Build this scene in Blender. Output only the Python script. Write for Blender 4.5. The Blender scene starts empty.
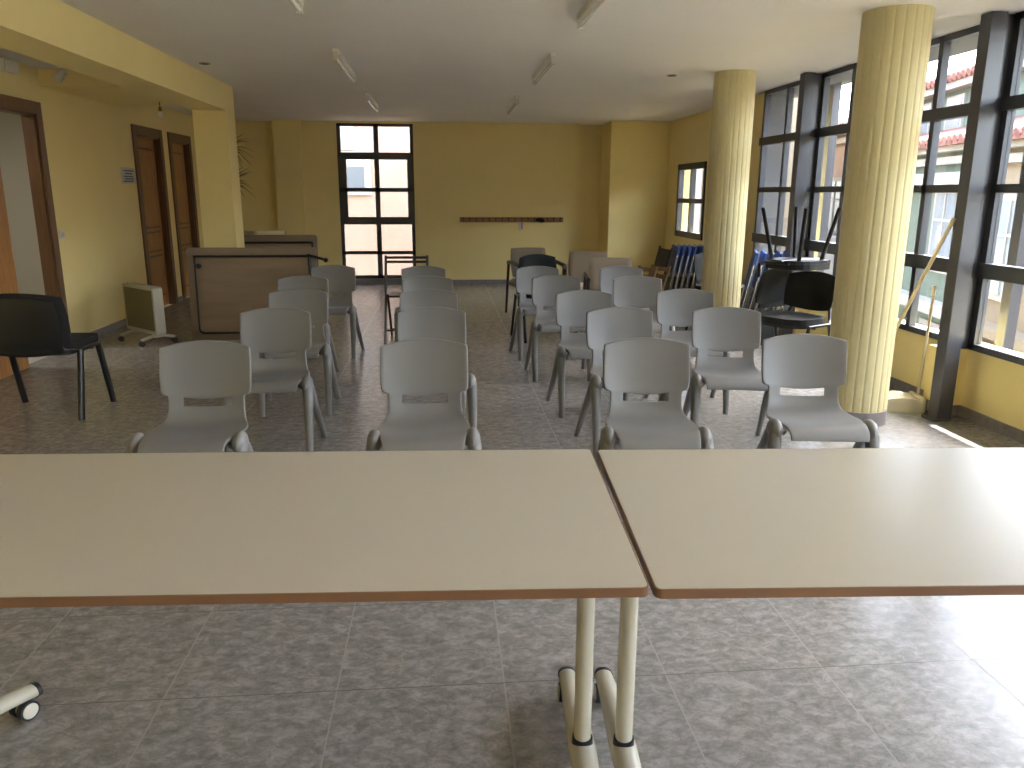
import bpy, bmesh, math, random
from mathutils import Vector, Matrix
random.seed(7)
R = math.radians
sc = bpy.context.scene
C = sc.collection

# ---------------------------------------------------------------- camera
cam = bpy.data.objects.new('camera', bpy.data.cameras.new('camera'))
C.objects.link(cam); sc.camera = cam
cam.data.sensor_fit = 'HORIZONTAL'; cam.data.sensor_width = 36.0
cam.data.lens = 36.0 * 787 / 1024
cam.data.clip_start = 0.05; cam.data.clip_end = 300
YAW, PITCH, ROLL = 0.0876, 0.2396, 0.004
fw = Vector((math.sin(YAW)*math.cos(PITCH), math.cos(YAW)*math.cos(PITCH), -math.sin(PITCH)))
rt = Vector((math.cos(YAW), -math.sin(YAW), 0)); up = rt.cross(fw)
r2 = rt*math.cos(ROLL) + up*math.sin(ROLL); u2 = -rt*math.sin(ROLL) + up*math.cos(ROLL)
M = Matrix((r2, u2, -fw)).transposed().to_4x4()
M.translation = Vector((0, 0, 1.4))
cam.matrix_world = M

# ---------------------------------------------------------------- world, sun, exposure
w = bpy.data.worlds.new('sky'); sc.world = w; w.use_nodes = True
nt = w.node_tree; nt.nodes.clear()
sky = nt.nodes.new('ShaderNodeTexSky'); sky.sky_type = 'NISHITA'; sky.sun_disc = False
sky.sun_elevation = R(52); sky.sun_rotation = R(75); sky.air_density = 1.0; sky.dust_density = 3.0; sky.ozone_density = 1.0
hs = nt.nodes.new('ShaderNodeHueSaturation'); hs.inputs['Saturation'].default_value = 0.55
bg = nt.nodes.new('ShaderNodeBackground'); bg.inputs['Strength'].default_value = 0.42
wo = nt.nodes.new('ShaderNodeOutputWorld')
nt.links.new(sky.outputs[0], hs.inputs['Color']); nt.links.new(hs.outputs[0], bg.inputs[0]); nt.links.new(bg.outputs[0], wo.inputs[0])
sd = bpy.data.lights.new('sun', 'SUN'); sd.energy = 4.0; sd.angle = R(0.5); sd.color = (1.0, 0.95, 0.86)
sun = bpy.data.objects.new('sun', sd); C.objects.link(sun)
SUNDIR = Vector((-0.52, -0.15, -1.06)).normalized()      # travel direction of the light
sun.rotation_euler = SUNDIR.to_track_quat('-Z', 'Y').to_euler()
sc.view_settings.view_transform = 'Standard'; sc.view_settings.look = 'None'
sc.view_settings.gamma = 1.0; sc.view_settings.use_curve_mapping = False
sc.view_settings.exposure = 3.3
sc.cycles.max_bounces = 10; sc.cycles.diffuse_bounces = 6; sc.cycles.transparent_max_bounces = 16
sc.cycles.sample_clamp_indirect = 6.0

def portal(x, y, z, sx, sy, rot):
    l = bpy.data.lights.new('window_portal', 'AREA'); l.shape = 'RECTANGLE'; l.size = sx; l.size_y = sy
    l.cycles.is_portal = True
    o = bpy.data.objects.new('window_portal', l); C.objects.link(o); o.location = (x, y, z); o.rotation_euler = rot
portal(3.45, 2.3, 1.45, 1.9, 11.8, (0, R(90), 0))
portal(-0.97, 12.42, 1.25, 1.1, 2.3, (R(-90), 0, 0))
portal(3.45, 10.65, 1.3, 1.0, 1.1, (0, R(90), 0))

# ---------------------------------------------------------------- materials
def lin(c):
    return tuple(((v/255)/12.92 if v/255 <= .04045 else (((v/255)+.055)/1.055)**2.4) for v in c) + (1,)
def mat(name, rgb, rough=.5, metal=0., noise=0., nscale=8., bump=0., bscale=60., spec=.5, stretch=(1,1,1)):
    m = bpy.data.materials.new(name); m.use_nodes = True
    n = m.node_tree; b = n.nodes['Principled BSDF']; c = lin(rgb)
    b.inputs['Base Color'].default_value = c; b.inputs['Roughness'].default_value = rough
    b.inputs['Metallic'].default_value = metal; b.inputs['Specular IOR Level'].default_value = spec
    tc = n.nodes.new('ShaderNodeTexCoord'); mp = n.nodes.new('ShaderNodeMapping'); mp.inputs['Scale'].default_value = stretch
    n.links.new(tc.outputs['Object'], mp.inputs[0])
    if noise:
        t = n.nodes.new('ShaderNodeTexNoise'); t.inputs['Scale'].default_value = nscale; t.inputs['Detail'].default_value = 5
        r = n.nodes.new('ShaderNodeValToRGB')
        r.color_ramp.elements[0].position = .3; r.color_ramp.elements[1].position = .7
        r.color_ramp.elements[0].color = tuple(v*(1-noise) for v in c[:3])+(1,)
        r.color_ramp.elements[1].color = tuple(min(1, v*(1+noise)) for v in c[:3])+(1,)
        n.links.new(mp.outputs[0], t.inputs['Vector']); n.links.new(t.outputs['Fac'], r.inputs[0]); n.links.new(r.outputs[0], b.inputs['Base Color'])
    if bump:
        t2 = n.nodes.new('ShaderNodeTexNoise'); t2.inputs['Scale'].default_value = bscale
        bp = n.nodes.new('ShaderNodeBump'); bp.inputs['Strength'].default_value = bump; bp.inputs['Distance'].default_value = .003
        n.links.new(mp.outputs[0], t2.inputs['Vector']); n.links.new(t2.outputs['Fac'], bp.inputs['Height']); n.links.new(bp.outputs[0], b.inputs['Normal'])
    return m

M_WALL = mat('yellow_wall_paint', (240, 221, 154), .75, noise=.03, nscale=1.2, bump=.15, bscale=90)
M_CEIL = mat('ceiling_paint', (240, 235, 228), .85, noise=.02, nscale=1.5)
M_COL = mat('column_paint', (204, 193, 146), .7, noise=.03, nscale=2)
M_BASE = mat('baseboard_tile', (128, 122, 122), .35, noise=.15, nscale=25)
M_FRAME = mat('dark_metal_frame', (60, 62, 68), .35, spec=.6)
M_POST = mat('post_metal', (68, 68, 73), .3, spec=.6, noise=.06, nscale=3, stretch=(1,1,.2))
M_WOOD = mat('door_wood', (166, 118, 66), .4, noise=.22, nscale=7, stretch=(6,6,.5))
M_WOODD = mat('door_frame_wood', (104, 74, 46), .4, noise=.22, nscale=7, stretch=(6,6,.5))
M_GREY = mat('grey_plastic', (120, 118, 116), .42, bump=.06, bscale=300)
M_GREYL = mat('grey_plastic_legs', (118, 116, 113), .45)
M_BLKF = mat('black_fabric', (26, 27, 25), .9, bump=.3, bscale=400)
M_BLKP = mat('black_plastic', (22, 22, 23), .45)
M_BLKM = mat('black_metal', (24, 24, 26), .3)
M_TOP = mat('cream_laminate', (184, 176, 160), .3, noise=.01, nscale=3, spec=.4)
M_EDGE = mat('brown_edging', (116, 82, 56), .5, noise=.08, nscale=12, stretch=(.5,3,3))
M_CREAM = mat('cream_metal', (188, 183, 166), .22)
M_RUB = mat('dark_rubber', (30, 32, 40), .5)
M_WHEEL = mat('pale_wheel_plastic', (205, 200, 186), .45)
M_WHITE = mat('white_plastic', (226, 222, 212), .4)
M_BOARD = mat('chipboard', (138, 118, 92), .6, noise=.14, nscale=3, stretch=(.5,2,4))
M_TOPEDGE = mat('grey_laminate_edge', (128, 112, 92), .5)
M_BEIGE = mat('beige_upholstery', (140, 126, 106), .9, bump=.2, bscale=300)
M_HEAT = mat('heater_enamel', (176, 170, 150), .4)
M_SEATC = mat('cream_seat', (215, 205, 190), .7)
M_BRWN = mat('dark_brown_wood', (52, 36, 28), .45)
M_BLUE = mat('blue_vinyl', (44, 80, 156), .4)
M_STEEL = mat('silver_tube', (190, 190, 192), .25, metal=.9)
M_LWOOD = mat('light_brown_wood', (128, 102, 70), .5, noise=.2, nscale=6, stretch=(1,1,5))
M_RACK = mat('rack_wood', (156, 112, 76), .5, noise=.2, nscale=10, stretch=(.5,3,3))
M_OLIVE = mat('olive_panel', (92, 82, 44), .35)
M_PAPER = mat('sign_paper', (196, 198, 192), .5)
M_INK = mat('grey_ink', (90, 92, 104), .7)
M_PINK = mat('mauve_tag', (170, 140, 165), .7)
M_STRAW = mat('dry_leaf', (126, 112, 72), .8, noise=.2)
M_TUBE = mat('tube_glass', (240, 238, 230), .2)
M_LROOM = mat('grey_room_paint', (168, 164, 152), .8)
M_PEACH = mat('peach_render', (140, 119, 104), .85, noise=.05, nscale=1.2)
M_CRM = mat('cream_render', (128, 116, 98), .85, noise=.04, nscale=1.5)
M_GREEN = mat('green_render', (88, 102, 92), .85, noise=.05, nscale=1.5)
M_WHT = mat('white_render', (146, 144, 138), .8)
M_ROOF = mat('red_roof_tile', (118, 78, 70), .8, noise=.35, nscale=9)
M_STREET = mat('street_asphalt', (128, 126, 122), .9, noise=.1)
M_SHUT = mat('grey_shutter', (84, 88, 92), .7)
M_DKGL = mat('dark_window_glass', (120, 130, 140), .15)
M_EAVE = mat('eave_soffit', (90, 92, 98), .8)
M_SIGNR = mat('sign_red', (190, 60, 60), .6)
M_SIGNB = mat('sign_blue', (70, 80, 120), .6)

def glass_mat():
    m = bpy.data.materials.new('window_glass'); m.use_nodes = True
    n = m.node_tree; n.nodes.clear()
    o = n.nodes.new('ShaderNodeOutputMaterial'); mx = n.nodes.new('ShaderNodeMixShader')
    t = n.nodes.new('ShaderNodeBsdfTransparent'); t.inputs[0].default_value = (.93,.95,.96,1)
    g = n.nodes.new('ShaderNodeBsdfGlossy'); g.inputs['Roughness'].default_value = .02
    lw = n.nodes.new('ShaderNodeLayerWeight'); lw.inputs[0].default_value = .5      # Schlick reflectance, the same on both faces of a pane
    pw = n.nodes.new('ShaderNodeMath'); pw.operation = 'POWER'; pw.inputs[1].default_value = 5; n.links.new(lw.outputs['Facing'], pw.inputs[0])
    f = n.nodes.new('ShaderNodeMath'); f.operation = 'MULTIPLY_ADD'; f.inputs[1].default_value = .9; f.inputs[2].default_value = .03; n.links.new(pw.outputs[0], f.inputs[0])
    n.links.new(f.outputs[0], mx.inputs[0]); n.links.new(t.outputs[0], mx.inputs[1]); n.links.new(g.outputs[0], mx.inputs[2]); n.links.new(mx.outputs[0], o.inputs[0])
    return m
M_GLASS = glass_mat()

def floor_mat():
    m = bpy.data.materials.new('grey_marbled_floor_tiles'); m.use_nodes = True
    n = m.node_tree; L = n.links.new; b = n.nodes['Principled BSDF']; b.inputs['Specular IOR Level'].default_value = .5
    tc = n.nodes.new('ShaderNodeTexCoord')
    sp = n.nodes.new('ShaderNodeSeparateXYZ'); L(tc.outputs['Object'], sp.inputs[0])
    S, OX, OY = .484, .159, 2.03
    def mth(op, a, bb=None):
        k = n.nodes.new('ShaderNodeMath'); k.operation = op
        for i, v in enumerate((a, bb)):
            if v is None: continue
            if isinstance(v, (int, float)): k.inputs[i].default_value = v
            else: L(v, k.inputs[i])
        return k.outputs[0]
    def cell(axis, off, gw):
        v = mth('DIVIDE', mth('SUBTRACT', sp.outputs[axis], off), S)
        fr = mth('FRACT', v); d = mth('MINIMUM', fr, mth('SUBTRACT', 1., fr))
        return mth('FLOOR', v), mth('LESS_THAN', d, gw)
    cx, gx = cell('X', OX, .0050); cy, gy = cell('Y', OY, .0030)
    cb = n.nodes.new('ShaderNodeCombineXYZ'); L(cx, cb.inputs[0]); L(cy, cb.inputs[1])
    wn = n.nodes.new('ShaderNodeTexWhiteNoise'); wn.noise_dimensions = '3D'; L(cb.outputs[0], wn.inputs['Vector'])
    ad = n.nodes.new('ShaderNodeVectorMath'); ad.operation = 'MULTIPLY_ADD'
    L(wn.outputs['Color'], ad.inputs[0]); ad.inputs[1].default_value = (40,40,40); L(tc.outputs['Object'], ad.inputs[2])
    mp = n.nodes.new('ShaderNodeMapping'); mp.inputs['Scale'].default_value = (.9, 1.25, 1); L(ad.outputs[0], mp.inputs[0])
    n1 = n.nodes.new('ShaderNodeTexNoise'); n1.inputs['Scale'].default_value = 24; n1.inputs['Detail'].default_value = 8; n1.inputs['Roughness'].default_value = .72; n1.inputs['Distortion'].default_value = .35
    L(mp.outputs[0], n1.inputs['Vector'])
    r1 = n.nodes.new('ShaderNodeValToRGB'); e = r1.color_ramp.elements
    e[0].position = .34; e[0].color = lin((116,112,109)); e[1].position = .66; e[1].color = lin((164,160,157))
    k = r1.color_ramp.elements.new(.5); k.color = lin((140,136,133))
    L(n1.outputs['Fac'], r1.inputs[0])
    n2 = n.nodes.new('ShaderNodeTexNoise'); n2.inputs['Scale'].default_value = 6; n2.inputs['Detail'].default_value = 6; n2.inputs['Distortion'].default_value = 2.2
    L(mp.outputs[0], n2.inputs['Vector'])
    vn = mth('ABSOLUTE', mth('SUBTRACT', n2.outputs['Fac'], .5)); vein = mth('SUBTRACT', 1., mth('MINIMUM', mth('MULTIPLY', vn, 45.), 1.))
    mx = n.nodes.new('ShaderNodeMixRGB'); mx.blend_type = 'MIX'; L(mth('MULTIPLY', vein, .3), mx.inputs[0]); L(r1.outputs[0], mx.inputs[1]); mx.inputs[2].default_value = lin((98,94,91))
    g1 = n.nodes.new('ShaderNodeMixRGB'); L(gx, g1.inputs[0]); L(mx.outputs[0], g1.inputs[1]); g1.inputs[2].default_value = lin((150,145,139))
    g2 = n.nodes.new('ShaderNodeMixRGB'); L(gy, g2.inputs[0]); L(g1.outputs[0], g2.inputs[1]); g2.inputs[2].default_value = lin((96,92,89))
    L(g2.outputs[0], b.inputs['Base Color'])
    rr = mth('ADD', mth('MULTIPLY', n1.outputs['Fac'], .12), .19); L(mth('ADD', rr, mth('MULTIPLY', mth('MAXIMUM', gx, gy), .5)), b.inputs['Roughness'])
    L(mth('MULTIPLY', mth('SUBTRACT', 1., mth('MAXIMUM', gx, gy)), .5), b.inputs['Specular IOR Level'])
    bp = n.nodes.new('ShaderNodeBump'); bp.inputs['Strength'].default_value = .25; bp.inputs['Distance'].default_value = .003
    hh = mth('SUBTRACT', 1., mth('MAXIMUM', gx, gy)); L(hh, bp.inputs['Height']); L(bp.outputs[0], b.inputs['Normal'])
    return m
M_FLOOR = floor_mat()

# ---------------------------------------------------------------- mesh helpers
class MB:
    def __init__(s): s.bm = bmesh.new()
    def box(s, x0, x1, y0, y1, z0, z1, mx=None, bev=0):
        vs = [Vector((x, y, z)) for x in (x0, x1) for y in (y0, y1) for z in (z0, z1)]
        if mx: vs = [mx @ v for v in vs]
        v = [s.bm.verts.new(p) for p in vs]
        fs = [s.bm.faces.new([v[i] for i in f]) for f in ((0,1,3,2),(4,6,7,5),(0,4,5,1),(2,3,7,6),(0,2,6,4),(1,5,7,3))]
        if bev:
            ed = list({e for f in fs for e in f.edges})
            bmesh.ops.bevel(s.bm, geom=ed, offset=bev, segments=2, affect='EDGES', profile=.6)
        return s
    def tube(s, pts, rads, n=12, sq=1.0, cap=True, axis=None):
        """swept tube; sq scales the cross-section along the second axis"""
        pts = [Vector(p) for p in pts]
        if not isinstance(rads, (list, tuple)): rads = [rads]*len(pts)
        rings = []; ref = None
        for i, p in enumerate(pts):
            if i == 0: d = pts[1]-pts[0]
            elif i == len(pts)-1: d = pts[-1]-pts[-2]
            else: d = (pts[i+1]-pts[i]).normalized() + (pts[i]-pts[i-1]).normalized()
            d.normalize()
            if ref is None:
                ref = Vector(axis) if axis else (Vector((1,0,0)) if abs(d.x) < .9 else Vector((0,1,0)))
            a = (ref - d*ref.dot(d)).normalized(); b = d.cross(a); ref = a
            rings.append([s.bm.verts.new(p + a*math.cos(t)*rads[i] + b*math.sin(t)*rads[i]*sq) for t in [2*math.pi*k/n for k in range(n)]])
        for A, B in zip(rings, rings[1:]):
            for k in range(n): s.bm.faces.new((A[k], A[(k+1)%n], B[(k+1)%n], B[k]))
        if cap:
            s.bm.faces.new(rings[0][::-1]); s.bm.faces.new(rings[-1])
        return s
    def cyl(s, a, b, r, n=20, r1=None): return s.tube([a, b], [r, r if r1 is None else r1], n)
    def ball(s, c, rx, ry, rz, mx=None, seg=16):
        m = Matrix.Translation(Vector(c)) @ (mx or Matrix()) @ Matrix.Diagonal((rx, ry, rz, 1))
        bmesh.ops.create_uvsphere(s.bm, u_segments=seg, v_segments=max(8, seg//2), radius=1, matrix=m); return s
    def prism(s, pts, z0, z1, mx=None):
        a = [Vector((x, y, z0)) for x, y in pts]; b = [Vector((x, y, z1)) for x, y in pts]
        if mx: a = [mx @ v for v in a]; b = [mx @ v for v in b]
        a = [s.bm.verts.new(v) for v in a]; b = [s.bm.verts.new(v) for v in b]
        s.bm.faces.new(a[::-1]); s.bm.faces.new(b); n = len(a)
        for i in range(n): s.bm.faces.new((a[i], a[(i+1)%n], b[(i+1)%n], b[i]))
        return s
    def build(s, name, m, parent=None, smooth=False, label=None):
        bmesh.ops.recalc_face_normals(s.bm, faces=s.bm.faces)
        me = bpy.data.meshes.new(name); s.bm.to_mesh(me); s.bm.free()
        if m: me.materials.append(m)
        if smooth:
            for p in me.polygons: p.use_smooth = True
            me.set_sharp_from_angle(angle=R(38)) if hasattr(me, 'set_sharp_from_angle') else None
        o = bpy.data.objects.new(name, me); C.objects.link(o)
        if parent: o.parent = parent
        if label: o['label'] = label
        return o
def tag(o, label, cat, group=None, kind=None):
    o['label'] = label; o['category'] = cat
    if group: o['group'] = group
    if kind: o['kind'] = kind
    return o
def struct(o, label=None):
    o['kind'] = 'structure'
    if label: o['label'] = label
    return o
def thing(name, label, cat, loc=(0,0,0), rz=0, group=None, rot=None):
    o = bpy.data.objects.new(name, None); C.objects.link(o); o.empty_display_size = .1
    o.location = loc; o.rotation_euler = rot or (0, 0, rz)
    return tag(o, label, cat, group)
def copy_tree(o, parent=None):
    c = o.copy(); C.objects.link(c)
    if parent: c.parent = parent
    for ch in o.children: copy_tree(ch, c)
    return c
def rrect(x0, x1, y0, y1, r, n=5):
    out = []
    for cx, cy, a0 in ((x1-r, y1-r, 0), (x0+r, y1-r, 90), (x0+r, y0+r, 180), (x1-r, y0+r, 270)):
        for k in range(n+1):
            t = R(a0 + 90*k/n); out.append((cx + r*math.cos(t), cy + r*math.sin(t)))
    return out

# ---------------------------------------------------------------- room shell
H = 2.40; YB, YF = -3.6, 12.30; XL, XR = -3.40, 3.33
struct(MB().box(XL-.02, XR, YB-.1, 12.6, -.12, 0).build('floor', M_FLOOR), 'grey marbled floor tiles in a square grid with pale joints')
struct(MB().box(XL-.2, XR+.3, YB-.1, 12.8, H, H+.2).build('ceiling', M_CEIL), 'flat off-white plaster ceiling')
# far wall with window hole and pilasters
WX0, WX1, WZ0, WZ1 = -1.53, -.41, .09, 2.37
f = MB()
f.box(-2.04, WX0, YF, YF+.3, 0, H); f.box(WX1, 2.09, YF, YF+.3, 0, H); f.box(WX0, WX1, YF, YF+.3, WZ1, H); f.box(WX0, WX1, YF, YF+.3, 0, WZ0)
f.box(-2.43, -2.04, YF-.08, YF+.3, 0, H)
f.box(XL-.2, -2.43, YF+.18, YF+.48, 0, H)
f.box(2.09, 2.5, YF+.16, YF+.46, 0, H)
struct(f.build('wall_far', M_WALL), 'yellow far wall with a coat rack and a tall window')
struct(MB().box(2.46, XR, 11.75, YF+.4, 0, H).build('wall_corner', M_WALL), 'yellow boxed-out corner at the far right')
# left wall with door holes
D1 = (6.56, 7.29, 2.03); D2 = (9.51, 10.28, 2.02); D3 = (10.69, 11.41, 2.02)
f = MB(); ys = [YB-.1]
for d in (D1, D2, D3):
    f.box(XL-.10, XL, ys[-1], d[0], 0, H); f.box(XL-.10, XL, d[0], d[1], d[2], H); ys.append(d[1])
f.box(XL-.15, XL, ys[-1], 12.6, 0, H)
struct(f.build('wall_left', M_WALL), 'yellow left wall with three wooden doorways')
# back room seen through door_1; unseen backing added behind closed doors against light leaks
struct(MB().box(-5.6, -5.5, 4.5, 9.2, 0, H).box(-5.5, XL-.10, 9.1, 9.2, 0, H).box(-5.5, XL-.10, 4.5, 4.6, 0, H).box(-5.5, XL-.15, 4.6, 9.1, H, H+.1).box(-5.5, XL-.02, 4.6, 9.1, -.1, 0).box(-3.9, -3.8, 9.2, 12.6, 0, H).box(-3.8, XL-.1, 9.2, 12.6, -.1, 0)
       .build('wall_side_room', M_LROOM), 'plain grey room behind the open doorway, plus unseen backing added behind the closed doors')
t = thing('added_fill_lamp', 'unseen fill lamp added to brighten the side room behind the open doorway', 'ceiling light', (-4.5, 6.9, H))  # out-of-view lamp, added so the side room does not render dark
MB().box(-.3, .3, -.3, .3, -.05, 0, bev=.005).build('housing', M_WHITE, t)
ld = bpy.data.lights.new('added_fill_light', 'AREA'); ld.size = .5; ld.energy = 3; ld.color = (1, .95, .88)
lo = bpy.data.objects.new('added_fill_light', ld); C.objects.link(lo); lo.location = (-4.5, 6.9, H-.06)
# rear wall behind the camera
struct(MB().box(XL-.15, XR+.2, YB-.2, YB, 0, H).build('wall_rear', M_WALL), 'yellow rear wall')
# right wall: sill wall, end wall with small window
SILL = .45; WE = 8.20
SW = (10.02, 11.20, .80, 1.78)
f = MB()
f.box(XR, XR+.2, YB, WE, 0, SILL); f.box(XR, XR+.2, YB, WE, 2.38, H)
f.box(XR, XR+.2, WE, SW[0], 0, H); f.box(XR, XR+.2, SW[1], 12.6, 0, H); f.box(XR, XR+.2, SW[0], SW[1], 0, SW[2]); f.box(XR, XR+.2, SW[0], SW[1], SW[3], H)
f.box(3.2, XR, 4.66, 4.86, 0, SILL-.02); f.box(3.2, XR, 6.86, 7.06, 0, SILL-.02)
struct(f.build('wall_right', M_WALL), 'yellow wall below and beside the long window band')
# baseboards
f = MB(); b = .012
f.box(-2.04, 2.09, YF-b, YF, 0, .068); f.box(-2.43, -2.04, YF-.08-b, YF-.08, 0, .068); f.box(XL, -2.43, YF+.18-b, YF+.18, 0, .068); f.box(2.46, XR, 11.75-b, 11.75, 0, .068); f.box(2.46-b, 2.46, 11.75-b, YF, 0, .068)
struct(f.build('baseboard_far', M_BASE), 'grey tile skirting under the far wall')
f = MB(); y = YB
for d in (D1, D2, D3):
    f.box(XL, XL+b, y, d[0]-.09, 0, .068); y = d[1]+.09
f.box(XL, XL+b, y, YF+.1, 0, .068)
struct(f.build('baseboard_left', M_BASE), 'grey tile skirting along the left wall')
f = MB(); f.box(XR-b, XR, YB, 4.66, 0, .068); f.box(XR-b, XR, 4.86, 6.86, 0, .068); f.box(XR-b, XR, 7.06, 11.75, 0, .068); f.box(3.2-b, 3.2, 4.66-b, 4.86+b, 0, .068); f.box(3.2, XR, 4.86, 4.86+b, 0, .068); f.box(3.2, XR, 4.66-b, 4.66, 0, .068)
struct(f.build('baseboard_right', M_BASE), 'grey tile skirting below the window band')
# beam, pillar, bulkhead on the left
struct(MB().box(-2.37, -2.05, YB, 8.5, 2.15, H).build('trim_1', M_WALL), 'yellow ceiling beam running along the left side')
struct(MB().box(-2.37, -2.05, 8.18, 8.5, 0, 2.15).box(-2.38, -2.04, 8.17, 8.51, 0, .068).build('trim_2', M_WALL), 'yellow rectangular pillar ending the beam')
struct(MB().box(XL, -2.37, 7.44, 8.9, 2.26, H).build('trim_3', M_WALL), 'yellow dropped bulkhead over the left doors')

# ---------------------------------------------------------------- windows
def win(name, label): 
    o = bpy.data.objects.new(name, None); C.objects.link(o); o['kind'] = 'structure'; o['label'] = label; return o
# far window: frame in XZ plane
w1 = win('window_1', 'tall narrow far window of ten panes in a dark grid')
f = MB(); y0, y1 = YF+.02, YF+.09
def fb(x0, x1, z0, z1, d=0): f.box(x0, x1, y0-d, y1, z0, z1)
fb(WX0, WX0+.05, WZ0, WZ1); fb(WX1-.05, WX1, WZ0, WZ1); fb(WX0, WX1, WZ1-.04, WZ1); fb(WX0, WX1, WZ0, WZ0+.05)
cx = (WX0+WX1)/2+.01
fb(cx-.035, cx+.035, WZ0, WZ1); fb(WX0, WX1, 1.86, 1.96, .01); fb(WX0, WX1, .91, 1.02, .01); fb(WX0, WX1, 1.39, 1.45); fb(WX0, WX1, .46, .51)
fb(WX0+.05, WX0+.12, 1.0, 1.88); fb(WX1-.1, WX1-.05, 1.0, 1.88)
f.build('window_frame', M_FRAME, w1)
zs = [WZ0+.05, .485, .965, 1.42, 1.91, WZ1-.04]
for a, b2 in zip(zs, zs[1:]):
    for xa, xb in ((WX0+.05, cx), (cx, WX1-.05)): MB().box(xa, xb, y0+.03, y0+.036, a, b2).build('pane', M_GLASS, w1)
MB().box(WX0-.02, WX1+.02, YF-.03, YF+.25, WZ0-.03, WZ0).build('window_sill', M_BASE, w1)
# small right window
w2 = win('window_2', 'small four-pane window on the right wall near the far corner')
f = MB(); xa, xb = XR-.02, XR+.05
for (a, b2, c, d) in ((SW[0], SW[1], SW[3]-.08, SW[3]), (SW[0], SW[1], SW[2], SW[2]+.08), (SW[0], SW[0]+.06, SW[2], SW[3]), (SW[1]-.08, SW[1], SW[2], SW[3]), (SW[0], SW[1], 1.26, 1.32), (10.58, 10.62, SW[2], SW[3])):
    f.box(xa, xb, a, b2, c, d)
f.build('window_frame', M_FRAME, w2)
for a, b2 in ((SW[0]+.05, 10.6), (10.6, SW[1]-.05)):
    for c, d in ((SW[2]+.05, 1.29), (1.29, SW[3]-.05)): MB().box(XR+.02, XR+.026, a, b2, c, d).build('pane', M_GLASS, w2)
# right window band: bays between posts
POSTS = [(-2.22, 3), (.0, 4), (2.36, 2), (4.58, 1), (6.93, 1)]
TR = [(2.36, 2.40), (1.87, 1.945), (1.405, 1.455), (.90, .99), (.45, .49)]
def bay(name, label, ya, yb, muls):
    o = win(name, label); f = MB(); x0, x1 = 3.28, 3.33
    for k, (a, b2) in enumerate(TR):
        d = .02 if k in (1, 3) else 0
        f.box(x0-d, x1, ya, yb, a, b2)
    for m in muls: f.box(x0, x1, m-.024, m+.024, SILL, H)
    f.box(x0, x1, ya, ya+.05, SILL, H); f.box(x0, x1, yb-.05, yb, SILL, H)
    # inner casement sashes on the middle rows
    f.build('window_frame', M_FRAME, o)
    edges = [ya+.05]+list(muls)+[yb-.05]; rows = [.49, .945, 1.43, 1.91, 2.36]
    sash = MB()
    for a, b2 in zip(edges, edges[1:]):
        for c, d in zip(rows, rows[1:]): MB().box(3.305, 3.311, a, b2, c, d).build('pane', M_GLASS, o)
    return o
bay('window_3', 'far bay of the window band beside the dark stack', 6.98, WE, [7.63])
bay('window_4', 'middle bay of the window band behind the near column', 4.63, 6.945, [5.27, 5.83, 6.40])
bay('window_5', 'near bay of the window band right of the dark post', 2.41, 4.595, [2.9, 3.42, 3.94])
bay('window_6', 'window bay of the band beside the camera', .05, 2.31, [.6, 1.15, 1.7])
bay('window_7', 'window bay of the band behind the camera', -2.17, -.05, [-1.63, -1.1, -.57])
bay('window_8', 'last window bay of the band behind the camera', YB, -2.27, [-2.95])
for i, (yc, _) in enumerate(POSTS):
    p = MB().box(3.095, 3.19, yc-.05, yc+.05, 0, H-.005, bev=.004).box(3.19, 3.322, yc+.015, yc+.048, SILL+.002, H-.005).box(3.06, 3.18, yc-.058, yc+.058, 0, .012)
    lab = {2.36: 'dark steel window post just outside the right edge of the photo', -2.22: 'dark steel window post behind the camera', 4.58: 'dark steel window post on the right, standing on the floor by the broom', 6.93: 'dark steel window post on the right behind the upturned chair'}.get(yc, 'dark steel window post beside the camera')
    tag(p.build('steel_post', M_POST), lab, 'post', 'steel window posts')

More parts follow.
